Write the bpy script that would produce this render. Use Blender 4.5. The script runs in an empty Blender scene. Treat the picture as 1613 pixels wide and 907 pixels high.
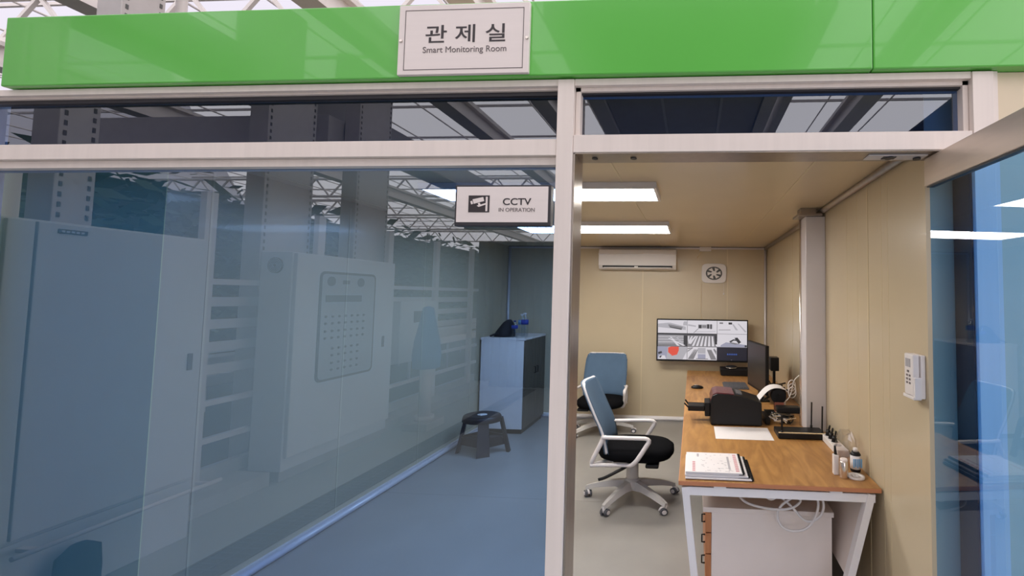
import bpy, bmesh, math, random
from mathutils import Vector, Matrix
random.seed(7)
C = bpy.context.scene.collection
SC = bpy.context.scene

# ------------------------------------------------------------------ camera, sky, exposure
cam_d = bpy.data.cameras.new('camera'); cam = bpy.data.objects.new('camera', cam_d); C.objects.link(cam)
F = 685.0
cam_d.sensor_fit = 'HORIZONTAL'; cam_d.sensor_width = 36.0; cam_d.lens = F / 1613.0 * 36.0
cam_d.shift_x = -(1048.0 - 806.5) / 1613.0; cam_d.shift_y = -(453.5 - 431.0) / 1613.0
cam_d.clip_start = 0.05; cam_d.clip_end = 200
ax = Vector((0.99785959, 0.06400855, 0.0133848))
ay = Vector((0.00994073, 0.05382537, -0.99850088))
az = Vector((-0.06463303, 0.99649673, 0.05307387))
R = Matrix((ax, -ay, -az)).transposed().to_4x4()
cam.matrix_world = Matrix.Translation((0, 0, 1.77)) @ R
SC.camera = cam
SC.view_settings.view_transform = 'Standard'; SC.view_settings.look = 'None'
SC.view_settings.exposure = 0.0; SC.view_settings.gamma = 1.0; SC.view_settings.use_curve_mapping = False
SKY = 1.05
PANEL = 22.5
w = bpy.data.worlds.new('sky'); SC.world = w; w.use_nodes = True
bg = w.node_tree.nodes['Background']; bg.inputs[0].default_value = (0.85, 0.80, 0.91, 1); bg.inputs[1].default_value = SKY
sun_d = bpy.data.lights.new('diffused_sun', 'SUN'); sun = bpy.data.objects.new('diffused_sun', sun_d); C.objects.link(sun)
sun_d.energy = 3.7; sun_d.angle = math.radians(150); sun_d.color = (1.0, 0.95, 0.93)
sun.rotation_euler = Vector((-0.45, 0.80, -0.50)).to_track_quat('-Z', 'Y').to_euler()
try:
    SC.cycles.max_bounces = 10; SC.cycles.transparent_max_bounces = 16; SC.cycles.use_denoising = True
except Exception: pass

# ------------------------------------------------------------------ materials
def lin(c): return c / 12.92 if c <= 0.04045 else ((c + 0.055) / 1.055) ** 2.4
def rgb(r, g, b): return (lin(r / 255), lin(g / 255), lin(b / 255), 1)
def new_mat(name):
    m = bpy.data.materials.new(name); m.use_nodes = True
    return m, m.node_tree, m.node_tree.nodes['Principled BSDF']
def mat(name, col, rough=0.5, metal=0.0, coat=0.0, var=0.0, vscale=6.0, bump=0.0, bscale=200.0, stretch=(1, 1, 1), spec=None):
    m, nt, p = new_mat(name)
    p.inputs['Base Color'].default_value = col; p.inputs['Roughness'].default_value = rough
    p.inputs['Metallic'].default_value = metal; p.inputs['Coat Weight'].default_value = coat
    if spec is not None: p.inputs['Specular IOR Level'].default_value = spec
    tc = nt.nodes.new('ShaderNodeTexCoord'); mp = nt.nodes.new('ShaderNodeMapping'); mp.inputs['Scale'].default_value = stretch
    nt.links.new(tc.outputs['Object'], mp.inputs[0])
    if var:
        n = nt.nodes.new('ShaderNodeTexNoise'); n.inputs['Scale'].default_value = vscale; n.inputs['Detail'].default_value = 5
        mr = nt.nodes.new('ShaderNodeMapRange'); mr.inputs[1].default_value = 0.3; mr.inputs[2].default_value = 0.7
        mr.inputs[3].default_value = 1 - var; mr.inputs[4].default_value = 1 + var
        mx = nt.nodes.new('ShaderNodeMix'); mx.data_type = 'RGBA'; mx.blend_type = 'MULTIPLY'; mx.inputs[0].default_value = 1
        mx.inputs[6].default_value = col
        nt.links.new(mp.outputs[0], n.inputs[0]); nt.links.new(n.outputs[0], mr.inputs[0])
        nt.links.new(mr.outputs[0], mx.inputs[7]); nt.links.new(mx.outputs[2], p.inputs['Base Color'])
    if bump:
        n2 = nt.nodes.new('ShaderNodeTexNoise'); n2.inputs['Scale'].default_value = bscale
        b = nt.nodes.new('ShaderNodeBump'); b.inputs['Strength'].default_value = bump; b.inputs['Distance'].default_value = 0.002
        nt.links.new(mp.outputs[0], n2.inputs[0]); nt.links.new(n2.outputs[0], b.inputs['Height']); nt.links.new(b.outputs[0], p.inputs['Normal'])
    return m
def emit(name, col, s):
    m, nt, p = new_mat(name)
    p.inputs['Base Color'].default_value = (0.02, 0.02, 0.02, 1); p.inputs['Roughness'].default_value = 0.3
    p.inputs['Emission Color'].default_value = col; p.inputs['Emission Strength'].default_value = s
    return m
def glass_tint(name, tint, ior):
    m = bpy.data.materials.new(name); m.use_nodes = True; nt = m.node_tree; nt.nodes.clear()
    o = nt.nodes.new('ShaderNodeOutputMaterial'); mx = nt.nodes.new('ShaderNodeMixShader')
    tr = nt.nodes.new('ShaderNodeBsdfTransparent'); gl = nt.nodes.new('ShaderNodeBsdfGlossy'); gl.inputs['Roughness'].default_value = 0.0
    gl.inputs['Color'].default_value = (0.92, 0.96, 1, 1)
    fr = nt.nodes.new('ShaderNodeFresnel'); fr.inputs['IOR'].default_value = ior
    ge = nt.nodes.new('ShaderNodeNewGeometry')
    inv = nt.nodes.new('ShaderNodeMath'); inv.operation = 'SUBTRACT'; inv.inputs[0].default_value = 1
    mu = nt.nodes.new('ShaderNodeMath'); mu.operation = 'MULTIPLY'
    tm = nt.nodes.new('ShaderNodeMix'); tm.data_type = 'RGBA'; tm.inputs[6].default_value = tint; tm.inputs[7].default_value = (1, 1, 1, 1)
    nt.links.new(ge.outputs['Backfacing'], inv.inputs[1]); nt.links.new(inv.outputs[0], mu.inputs[0]); nt.links.new(fr.outputs[0], mu.inputs[1])
    nt.links.new(ge.outputs['Backfacing'], tm.inputs[0]); nt.links.new(tm.outputs[2], tr.inputs[0])
    nt.links.new(mu.outputs[0], mx.inputs[0]); nt.links.new(tr.outputs[0], mx.inputs[1]); nt.links.new(gl.outputs[0], mx.inputs[2])
    nt.links.new(mx.outputs[0], o.inputs[0])
    return m
def wood(name, c1, c2, axis='Y'):
    m, nt, p = new_mat(name)
    tc = nt.nodes.new('ShaderNodeTexCoord'); mp = nt.nodes.new('ShaderNodeMapping')
    mp.inputs['Scale'].default_value = {'Y': (9, 1.6, 9), 'X': (1.6, 9, 9), 'Z': (9, 9, 1.6)}[axis]
    n = nt.nodes.new('ShaderNodeTexNoise'); n.inputs['Scale'].default_value = 1.6; n.inputs['Detail'].default_value = 8; n.inputs['Distortion'].default_value = 1.2
    r = nt.nodes.new('ShaderNodeValToRGB'); r.color_ramp.elements[0].position = 0.32; r.color_ramp.elements[1].position = 0.68
    r.color_ramp.elements[0].color = c1; r.color_ramp.elements[1].color = c2
    nt.links.new(tc.outputs['Object'], mp.inputs[0]); nt.links.new(mp.outputs[0], n.inputs[0]); nt.links.new(n.outputs[0], r.inputs[0])
    nt.links.new(r.outputs[0], p.inputs['Base Color']); p.inputs['Roughness'].default_value = 0.42
    return m

M = {}
M['beige'] = mat('beige_panel', (0.56, 0.46, 0.31, 1), 0.30, var=0.03, vscale=2, coat=0.12)
M['beige_seam'] = mat('beige_seam', (0.66, 0.55, 0.36, 1), 0.35, var=0.02)
M['cream'] = mat('cream_panel', (0.80, 0.76, 0.38, 1), 0.4, var=0.02)  # lighter, yellower than the beige wall, makes up for dim light behind the glass
M['beige_out'] = mat('outer_panel', (0.78, 0.65, 0.47, 1), 0.4, var=0.02)
M['cab_door'] = wood('dark_wood_door', (0.10, 0.075, 0.05, 1), (0.15, 0.11, 0.075, 1), 'Z')
M['ceil'] = mat('ceiling_panel', (0.64, 0.51, 0.33, 1), 0.28, var=0.03, vscale=2, coat=0.1)
M['floor_in'] = mat('epoxy_floor', (0.295, 0.277, 0.255, 1), 0.33, var=0.06, vscale=3)
M['joint'] = mat('floor_joint', (0.27, 0.25, 0.23, 1), 0.6, var=0.05)
M['floor_out'] = mat('corridor_floor', (0.34, 0.36, 0.33, 1), 0.5, var=0.08, vscale=1.5)
M['soil'] = mat('ground_cover', (0.06, 0.07, 0.06, 1), 0.9, var=0.2)
M['steel'] = mat('champagne_steel', (0.86, 0.76, 0.70, 1), 0.42, 0.0, var=0.03, vscale=30, stretch=(1, 1, 0.05))
M['rail_steel'] = mat('rail_steel', (0.70, 0.60, 0.52, 1), 0.30, 0.6, var=0.05, vscale=30, stretch=(1, .05, 1))
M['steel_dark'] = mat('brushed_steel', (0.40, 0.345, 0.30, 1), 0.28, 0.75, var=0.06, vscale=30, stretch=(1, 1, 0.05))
M['trim_metal'] = mat('trim_metal', (0.66, 0.62, 0.63, 1), 0.32, 0.15, var=0.02)
M['green'] = mat('green_fascia', (0.132, 0.53, 0.083, 1), 0.24, coat=0.5, var=0.02, vscale=2)
M['sign'] = mat('sign_plate', (0.86, 0.77, 0.735, 1), 0.45, 0.0, var=0.02, vscale=40, stretch=(0.05, 1, 1))
M['ink'] = mat('sign_ink', (0.035, 0.027, 0.03, 1), 0.5, var=0.02)
M['ink_grey'] = mat('sign_ink_grey', (0.17, 0.14, 0.14, 1), 0.5, var=0.02)
M['black'] = mat('black_plastic', (0.006, 0.0055, 0.006, 1), 0.42, var=0.05, spec=0.3)
M['black_gloss'] = mat('black_gloss', (0.012, 0.012, 0.015, 1), 0.3, var=0.02)
M['darkframe'] = mat('dark_reflection', (0.03, 0.028, 0.035, 1), 0.4, var=0.03)
M['black_fabric'] = mat('black_fabric', (0.005, 0.005, 0.006, 1), 0.95, bump=0.4, bscale=400, spec=0.06)
M['base_grey'] = mat('grey_nylon', (0.52, 0.49, 0.46, 1), 0.45, var=0.02)
M['blue_mesh'] = mat('blue_mesh', (0.066, 0.118, 0.19, 1), 0.8, var=0.06, bump=0.5, bscale=350)
M['white_plastic'] = mat('white_plastic', (0.75, 0.70, 0.68, 1), 0.38, var=0.02)
M['white_metal'] = mat('white_metal', (0.88, 0.84, 0.84, 1), 0.35, var=0.015)
M['white_board'] = mat('white_board', (0.86, 0.76, 0.70, 1), 0.5, var=0.02)
M['paper'] = mat('paper', (0.74, 0.70, 0.70, 1), 0.8, var=0.02)
M['red_print'] = mat('red_print', (0.58, 0.30, 0.32, 1), 0.8, var=0.05)
M['grey_print'] = mat('grey_print', (0.40, 0.38, 0.40, 1), 0.8, var=0.05)
M['wood'] = wood('oak_desktop', rgb(150, 105, 59), rgb(184, 137, 80), 'Y')
M['wood_edge'] = mat('wood_edge', rgb(198, 130, 90), 0.5, var=0.05, vscale=10)
M['wood_door'] = wood('wood_door', rgb(176, 112, 70), rgb(200, 135, 88), 'Z')
M['wine'] = mat('wine_plastic', (0.11, 0.02, 0.025, 1), 0.25, var=0.04)
M['grey_plastic'] = mat('grey_plastic', (0.09, 0.09, 0.10, 1), 0.5, var=0.03)
M['stool'] = mat('brown_plastic', (0.028, 0.017, 0.017, 1), 0.45, var=0.05)
M['silver'] = mat('silver', (0.75, 0.68, 0.62, 1), 0.2, 0.9, var=0.02)
M['cable_white'] = mat('cable_white', (0.78, 0.73, 0.71, 1), 0.45, var=0.01)
M['cable_tan'] = mat('cable_tan', (0.55, 0.42, 0.27, 1), 0.5, var=0.05)
M['manila'] = mat('manila', (0.70, 0.55, 0.33, 1), 0.7, var=0.03)
M['copper'] = mat('brown_label', (0.30, 0.10, 0.07, 1), 0.5, var=0.1)
M['cab_white'] = mat('enclosure_paint', (0.64, 0.64, 0.63, 1), 0.45, var=0.015)
M['seam_dark'] = mat('seam_dark', (0.10, 0.10, 0.10, 1), 0.6, var=0.02)
M['galv'] = mat('galvanised', (0.50, 0.47, 0.46, 1), 0.5, 0.2, var=0.05, vscale=12)
M['white_steel'] = mat('white_steel', (0.66, 0.61, 0.58, 1), 0.5, var=0.04)
M['grey_panel'] = mat('grey_panel', (0.30, 0.29, 0.30, 1), 0.6, var=0.05)
M['shade'] = mat('shade_cloth', (0.022, 0.024, 0.022, 1), 0.9, var=0.15)
M['dark_backing'] = mat('dark_backing_board', (0.03, 0.03, 0.035, 1), 0.9, var=0.1)
M['leaf'] = mat('leaf', (0.03, 0.07, 0.03, 1), 0.55, var=0.35, vscale=9)
M['grate'] = mat('grate', (0.05, 0.055, 0.055, 1), 0.6, 0.3, var=0.05)
M['concrete'] = mat('concrete', (0.40, 0.39, 0.37, 1), 0.8, var=0.12, vscale=5)
M['blue_cloth'] = mat('blue_cloth', (0.06, 0.22, 0.42, 1), 0.7, var=0.1)
M['panel_grey'] = mat('panel_grey', (0.43, 0.44, 0.43, 1), 0.4, var=0.02)
M['bag'] = mat('bag_fabric', (0.02, 0.016, 0.018, 1), 0.85, bump=0.4, bscale=120)
M['bottle'] = glass_tint('clear_pet', (0.80, 0.85, 0.88, 1), 1.7)
M['film'] = glass_tint('clear_film', (0.80, 0.76, 0.76, 1), 2.0)
M['label_blue'] = mat('label_blue', (0.03, 0.05, 0.30, 1), 0.5, var=0.05)
M['label_sky'] = mat('label_sky', (0.18, 0.42, 0.70, 1), 0.5, var=0.05)
M['lightpanel'] = emit('light_panel', (1, 0.97, 0.92, 1), PANEL)
M['glass'] = glass_tint('tinted_glass', (0.235, 0.425, 0.80, 1), 2.3)
M['glass_door'] = glass_tint('door_glass', (0.24, 0.55, 1.0, 1), 1.7)
S = 0.72
M['s_white'] = emit('screen_white', (0.88, 0.84, 0.90, 1), S)
M['s_grey'] = emit('screen_grey', (0.55, 0.53, 0.58, 1), S)
M['s_mid'] = emit('screen_mid', (0.27, 0.26, 0.28, 1), S)
M['s_dark'] = emit('screen_dark', (0.035, 0.035, 0.045, 1), S)
M['s_navy'] = emit('screen_navy', (0.012, 0.014, 0.03, 1), S)
M['s_blue'] = emit('screen_blue', (0.05, 0.12, 0.45, 1), S)
M['s_red'] = emit('screen_red', (0.95, 0.10, 0.06, 1), S)
M['s_lav'] = emit('screen_lavender', (0.42, 0.42, 0.55, 1), S)

# ------------------------------------------------------------------ mesh helpers
ORG = {}
class MB:
    def __init__(s): s.bm = bmesh.new(); s.mi = 0
    def _setm(s, faces):
        for f in faces: f.material_index = s.mi
    def box(s, x0, x1, y0, y1, z0, z1, bev=0.0, seg=2):
        b = bmesh.new(); bmesh.ops.create_cube(b, size=1)
        for v in b.verts: v.co = Vector(((x0 + x1) / 2 + v.co.x * (x1 - x0), (y0 + y1) / 2 + v.co.y * (y1 - y0), (z0 + z1) / 2 + v.co.z * (z1 - z0)))
        if bev: bmesh.ops.bevel(b, geom=b.edges[:], offset=bev, segments=seg, affect='EDGES', profile=0.5)
        s._merge(b); return s
    def _merge(s, b, smooth=False):
        vm = {}
        for v in b.verts: vm[v] = s.bm.verts.new(v.co)
        for f in b.faces:
            try:
                nf = s.bm.faces.new([vm[v] for v in f.verts]); nf.material_index = s.mi; nf.smooth = smooth
            except ValueError: pass
        b.free()
    def face(s, pts, smooth=False):
        f = s.bm.faces.new([s.bm.verts.new(p) for p in pts]); f.material_index = s.mi; f.smooth = smooth; return s
    def rings(s, rings, cap=True, smooth=True, closed=True):
        vr = [[s.bm.verts.new(p) for p in r] for r in rings]; n = len(vr[0])
        for a, b in zip(vr, vr[1:]):
            for i in range(n if closed else n - 1):
                j = (i + 1) % n
                f = s.bm.faces.new((a[i], a[j], b[j], b[i])); f.material_index = s.mi; f.smooth = smooth
        if cap:
            for r, rev in ((vr[0], True), (vr[-1], False)):
                f = s.bm.faces.new(r[::-1] if rev else r); f.material_index = s.mi
        return s
    def tube(s, pts, r, n=8, closed=False, sx=1.0):
        pts = [Vector(p) for p in pts]; N = len(pts); rr = []
        up = Vector((0, 0, 1)); prev = None
        for i, p in enumerate(pts):
            a = pts[i - 1] if (i or closed) else p; b = pts[(i + 1) % N] if (i < N - 1 or closed) else p
            t = (b - a).normalized()
            if prev is None:
                u = t.cross(up)
                if u.length < 1e-3: u = t.cross(Vector((1, 0, 0)))
            else: u = prev - t * prev.dot(t)
            u.normalize(); v = t.cross(u); prev = u
            ri = r[i] if isinstance(r, (list, tuple)) else r
            rr.append([p + (u * math.cos(2 * math.pi * k / n) * sx + v * math.sin(2 * math.pi * k / n)) * ri for k in range(n)])
        if closed:
            s.rings(rr + [rr[0]], cap=False)
        else: s.rings(rr)
        return s
    def cyl(s, p0, p1, r0, r1=None, n=20):
        return s.tube([p0, p1], [r0, r0 if r1 is None else r1], n)
    def lathe(s, prof, c, n=24, sx=1.0, sy=1.0):
        c = Vector(c)
        s.rings([[c + Vector((math.cos(2 * math.pi * k / n) * r * sx, math.sin(2 * math.pi * k / n) * r * sy, z)) for k in range(n)] for r, z in prof]); return s
    def prism(s, poly, axis, a, b, smooth=False):
        def P(u, v, t): return {'Y': (u, t, v), 'X': (t, u, v), 'Z': (u, v, t)}[axis]
        s.rings([[Vector(P(u, v, a)) for u, v in poly], [Vector(P(u, v, b)) for u, v in poly]], smooth=smooth); return s
    def bar(s, p0, p1, wd, ht=None):
        p0 = Vector(p0); p1 = Vector(p1); ht = ht or wd; t = (p1 - p0).normalized(); up = Vector((0, 0, 1))
        u = t.cross(up)
        if u.length < 1e-3: u = Vector((1, 0, 0))
        u.normalize(); v = u.cross(t)
        q = [(-wd / 2, -ht / 2), (wd / 2, -ht / 2), (wd / 2, ht / 2), (-wd / 2, ht / 2)]
        s.rings([[p + u * a + v * b for a, b in q] for p in (p0, p1)], smooth=False); return s
    def xf(s, fn):
        for v in s.bm.verts: v.co = Vector(fn(v.co))
        return s
    def build(s, name, mats, parent=None, bevel=0.0, origin=None):
        me = bpy.data.meshes.new(name); bmesh.ops.recalc_face_normals(s.bm, faces=s.bm.faces[:])
        s.bm.to_mesh(me); s.bm.free()
        for m in (mats if isinstance(mats, (list, tuple)) else [mats]): me.materials.append(m)
        o = bpy.data.objects.new(name, me); C.objects.link(o)
        if parent is not None:
            org = ORG[parent.name]; o.parent = parent
        else:
            org = Vector(origin) if origin else Vector((0, 0, 0)); o.location = org
        me.transform(Matrix.Translation(-org)); ORG[o.name] = org
        if bevel:
            md = o.modifiers.new('bevel', 'BEVEL'); md.width = bevel; md.segments = 2; md.limit_method = 'ANGLE'; md.angle_limit = math.radians(50)
        return o
def chaikin(pts, it=2, closed=False):
    pts = [Vector(p) for p in pts]
    for _ in range(it):
        q = []; n = len(pts)
        if not closed: q.append(pts[0])
        for i in range(n if closed else n - 1):
            a, b = pts[i], pts[(i + 1) % n]; q += [a * .75 + b * .25, a * .25 + b * .75]
        if not closed: q.append(pts[-1])
        pts = q
    return pts
def tag(o, label, cat, group=None, kind=None):
    o['label'] = label; o['category'] = cat
    if group: o['group'] = group
    if kind: o['kind'] = kind
    return o
def thing(name, label, cat, loc, group=None):
    o = bpy.data.objects.new(name, None); C.objects.link(o); o.location = loc; o.empty_display_size = 0.1
    ORG[o.name] = Vector(loc); return tag(o, label, cat, group)
def struct(o, label=None, cat=None):
    o['kind'] = 'structure'
    if label: o['label'] = label; o['category'] = cat
    return o
def text_mesh(name, s, mt, parent, x0, x1, z0, z1, y, depth=0.0015, bold=0.0):
    cu = bpy.data.curves.new(name, 'FONT'); cu.body = s; cu.size = 1; cu.extrude = 0.004; cu.offset = bold
    t = bpy.data.objects.new('tmp_text', cu); C.objects.link(t); bpy.context.view_layer.update()
    me = bpy.data.meshes.new_from_object(t.evaluated_get(bpy.context.evaluated_depsgraph_get()))
    bpy.data.objects.remove(t); me.name = name
    xs = [v.co.x for v in me.vertices]; ys = [v.co.y for v in me.vertices]
    ax0, ax1, ay0, ay1 = min(xs), max(xs), min(ys), max(ys); org = ORG[parent.name]
    for v in me.vertices:
        X = x0 + (v.co.x - ax0) / (ax1 - ax0) * (x1 - x0); Z = z0 + (v.co.y - ay0) / (ay1 - ay0) * (z1 - z0)
        Y = y - depth / 2 - (depth / 2 if v.co.z > 0 else -depth / 2)
        v.co = Vector((X, Y, Z)) - org
    me.materials.clear(); me.materials.append(mt)
    for p in me.polygons: p.material_index = 0
    o = bpy.data.objects.new(name, me); C.objects.link(o); o.parent = parent; ORG[o.name] = org
    return o

XL, XR, YB, ZC, YF = -2.76, 1.05, 6.33, 2.50, 2.03     # room: left, right, back, ceiling, inner front
YG = 1.95                                               # outer face of the glazing
KX = 1.22                                               # the furniture is a little wide for its height
# ------------------------------------------------------------------ setting: room shell
b = MB(); b.box(XL - .14, XR + .14, 1.84, YB + .15, -.12, 0); b.mi = 1
b.box(XL, -.66, 3.80, 3.806, -.01, .0006)
struct(b.build('floor', [M['floor_in'], M['joint']]))
b = MB(); b.box(-30, 16, -32, 30, -.30, -.125)
struct(b.build('ground', M['soil']))
b = MB(); b.box(-4.25, 6, -9, 1.84, -.12, 0); b.box(-4.25, XL - .14, 1.84, 9, -.12, 0); b.box(XR + .14, 6, 1.84, 9, -.12, 0)
struct(b.build('floor_corridor', M['floor_out']))
b = MB(); b.box(XL - .14, XR + .14, YB, YB + .12, 0, 2.75); b.mi = 1
for x in (-1.97, -.74, .49): b.box(x - .006, x + .006, YB - .0025, YB, .05, 2.47)

struct(b.build('wall_back', [M['beige'], M['beige_seam']]))
b = MB(); b.box(XR, XR + .14, YF, YB, 0, 2.75); b.mi = 1
for y in (2.69, 3.69, 4.69, 5.69): b.box(XR - .0025, XR, y - .006, y + .006, .05, 2.45)
for y in (2.42, 2.50, 2.86, 3.05):
    b.box(XR - .001, XR, y - .0015, y + .0015, .05, 2.45)
struct(b.build('wall_right', [M['beige'], M['beige_seam']]))
b = MB(); b.box(XL - .14, XL, 2.084, YB, 0, 2.75); b.mi = 2; b.box(-3.75, XL, 2.08, 2.084, 0, 2.75); b.mi = 1
for y in (2.3, 3.3, 4.3, 5.3): b.box(XL, XL + .0025, y - .006, y + .006, .05, 2.45)
struct(b.build('wall_left', [M['beige'], M['beige_seam'], M['cream']]))
b = MB(); b.box(XL, XR, YF + .02, YB, ZC, ZC + .25); b.mi = 1
for x in (-2.66, -1.56, -.46, .64): b.box(x - .006, x + .006, YF + .1, YB, ZC - .0025, ZC)
struct(b.build('ceiling', [M['ceil'], M['beige_seam']]))
b = MB(); b.box(-3.7, 1.2, 2.035, 2.049, 2.50, 2.76)  # dark sheet added as the unlit void above the ceiling
struct(b.build('trim_added_dark_backing', M['dark_backing']))
b = MB(); b.box(1.262, 5, 1.905, 2.12, 0, 2.75); b.mi = 1; b.box(1.262, 1.285, 1.893, 1.905, 0, 2.75)
struct(b.build('wall_outer', [M['beige_out'], M['steel']]))
# trims
b = MB(); b.tube([(XL + .022, 2.1, .022), (XL + .022, YB - .04, .022)], .022, 10); b.box(XL, XL + .02, 2.1, YB - .03, .02, .06)
struct(b.build('baseboard_left', M['trim_metal']))
b = MB(); b.tube([(XL + .03, YB - .022, .03), (XR, YB - .022, .03)], .022, 10); b.box(XL + .03, XR, YB - .02, YB, .0, .06)
struct(b.build('baseboard_back', M['white_metal']))
b = MB(); b.box(XL, XR, YB - .018, YB, ZC - .032, ZC - .008); b.mi = 1; b.box(XL, XR, YB - .02, YB, ZC - .008, ZC)
struct(b.build('trim_1', [M['trim_metal'], M['darkframe']]))
b = MB(); b.tube([(XR - .02, YF + .1, ZC - .022), (XR - .02, YB - .02, ZC - .022)], .022, 10); b.box(XR - .03, XR, YF + .1, YB - .02, ZC - .012, ZC)
struct(b.build('trim_2', M['steel_dark']))
b = MB(); b.tube([(XR - .02, YB - .016, .06), (XR - .02, YB - .016, ZC - .03)], .018, 10)
struct(b.build('trim_3', M['trim_metal']))
b = MB(); b.tube([(XL + .02, YB - .016, .06), (XL + .02, YB - .016, ZC - .03)], .018, 10)
struct(b.build('trim_4', M['trim_metal']))
# steel column on the right wall
t = thing('wall_column', 'grey steel box column standing against the right wall behind the router', 'column', (.96, 3.6, 0))
b = MB(); b.box(.895, XR - .001, 3.53, 3.68, 0, ZC - .07, .004); b.build('shaft', M['trim_metal'], t)
b = MB(); b.tube([(.892, 3.685, .0), (.892, 3.685, ZC - .07)], .012, 8); b.build('edge_rod', M['silver'], t)
b = MB(); b.box(.83, XR - .03, 3.50, 3.70, ZC - .069, ZC - .05, .003); b.box(.86, .98, 3.54, 3.66, ZC - .05, ZC - .001); b.build('top_bracket', M['steel_dark'], t)

# ------------------------------------------------------------------ shopfront frame
FX0 = -3.62
b = MB(); b.box(-.62, -.545, 1.88, 2.03, 0, 2.745, .002); b.build('x', M['steel']).name = 'trim_7'; struct(bpy.data.objects['trim_7'])
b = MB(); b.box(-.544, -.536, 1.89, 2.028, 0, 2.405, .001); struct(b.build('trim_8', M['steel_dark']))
b = MB(); b.box(1.175, 1.26, 1.88, 2.025, 0, 2.745, .002); struct(b.build('trim_9', M['steel']))
b = MB(); b.box(1.166, 1.1745, 1.90, 2.024, 0, 2.40, .001); struct(b.build('trim_added_dark_plate', M['darkframe']))  # dark plate added, its colour stands for the jamb side's dark reflection
b = MB(); b.box(FX0 - .08, FX0, 1.88, 2.03, 0, 2.745, .002); struct(b.build('trim_10', M['steel']))
b = MB(); b.box(FX0, -.621, 1.885, 2.0, 2.398, 2.472, .002); struct(b.build('trim_11', M['steel']))
b = MB(); b.box(-.544, 1.174, 1.885, 2.025, 2.41, 2.49, .002); b.mi = 1; b.box(-.536, 1.174, 1.89, 2.025, 2.405, 2.41); struct(b.build('trim_12', [M['steel'], M['steel_dark']]))
b = MB(); b.box(FX0, -.621, 1.887, 2.0, 2.718, 2.748, .001); b.box(-.544, 1.174, 1.887, 2.0, 2.718, 2.748, .001); struct(b.build('trim_13', M['steel']))
b = MB(); b.box(FX0, -.621, 1.885, 2.0, 0, .08, .002); struct(b.build('trim_14', M['steel']))
def window(n, x0, x1, z0, z1, fr):
    o = MB().box(x0 + fr * .5, x1 - fr * .5, YG, YG + .008, z0 + fr * .5, z1 - fr * .5).build('window_%d' % n, M['glass'])
    struct(o)
    f = MB()
    f.box(x0, x1, 1.91, YG - .001, z1 - fr, z1); f.box(x0, x1, 1.91, YG - .001, z0, z0 + fr * .3)
    if n == 3:
        f.box(x0, x0 + fr, 1.91, YG - .001, z0, z1); f.box(x1 - fr, x1, 1.91, YG - .001, z0, z1)
    f.box(x0, x1, YG + .01, YG + .04, z1 - fr, z1); f.box(x0, x1, YG + .01, YG + .04, z0, z0 + fr * .3)
    f.build('window_frame', M['steel'], o)
    return o
window(1, FX0, -.622, .08, 2.397, .035)
window(2, FX0, -.622, 2.473, 2.722, .012)
window(3, -.543, 1.173, 2.491, 2.722, .022)
b = MB(); b.box(FX0, -.621, 1.925, 1.949, 2.692, 2.7175); b.box(-.544, 1.174, 1.925, 1.949, 2.692, 2.7175); struct(b.build('trim_added_dark_strip', M['darkframe']))  # dark strip added for the fascia's reflection along the top of the panes
# glass door leaf, standing open towards the camera
LA = math.radians(4.3)
def leaf(co):
    x, y = co.x - 1.045, co.y - 1.985
    return (1.045 + x * math.cos(LA) - y * math.sin(LA), 1.985 + x * math.sin(LA) + y * math.cos(LA), co.z)
d = struct(MB().box(1.040, 1.052, 1.00, 1.975, .10, 2.285).xf(leaf).build('door_1', M['glass_door']))
MB().box(1.022, 1.068, 1.00, 1.985, 2.275, 2.400, .003).xf(leaf).build('top_rail', M['rail_steel'], d)
MB().box(1.022, 1.068, 1.00, 1.985, .012, .11, .003).xf(leaf).build('bottom_rail', M['rail_steel'], d)
MB().box(1.03, 1.062, 1.01, 1.98, 2.270, 2.276).xf(leaf).build('glazing_seal', M['seam_dark'], d)
t = thing('door_pivot', 'brushed steel pivot plate under the door head beside the open glass door', 'door hardware', (.9, 1.96, 2.40))
MB().box(.76, 1.012, 1.925, 1.99, 2.3985, 2.4045, .002).build('plate', M['trim_metal'], t)
b = MB(); b.cyl((.98, 1.96, 2.391), (.98, 1.96, 2.3985), .016); b.build('spindle', M['darkframe'], t)
MB().cyl((.86, 1.955, 2.394), (.86, 1.955, 2.3985), .02).box(.83, .885, 1.94, 1.972, 2.3955, 2.3985).build('adjuster', M['darkframe'], t)
for i, (x, lb) in enumerate(((-.46, 'small dark bolt hole under the door head nearest the post'), (-.28, 'small dark bolt hole under the door head further from the post'))):
    o = MB().cyl((x, 1.955, 2.4005), (x, 1.955, 2.4045), .014, n=14).build('door_stop', M['darkframe']); tag(o, lb, 'door hardware')
# green fascia
for x0, x1, lb in ((-3.385, .755, 'long glossy green fascia board over the glazing left of the seam'), (.758, 3.4, 'glossy green fascia board above the open glass door right of the seam')):
    b = MB(); b.box(x0, x1, 1.857, 1.955, 2.752, 3.10, .006)
    tag(b.build('fascia_board', M['green'], origin=((x0 + x1) / 2, 1.9, 2.752)), lb, 'fascia', 'green fascia boards')
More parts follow.
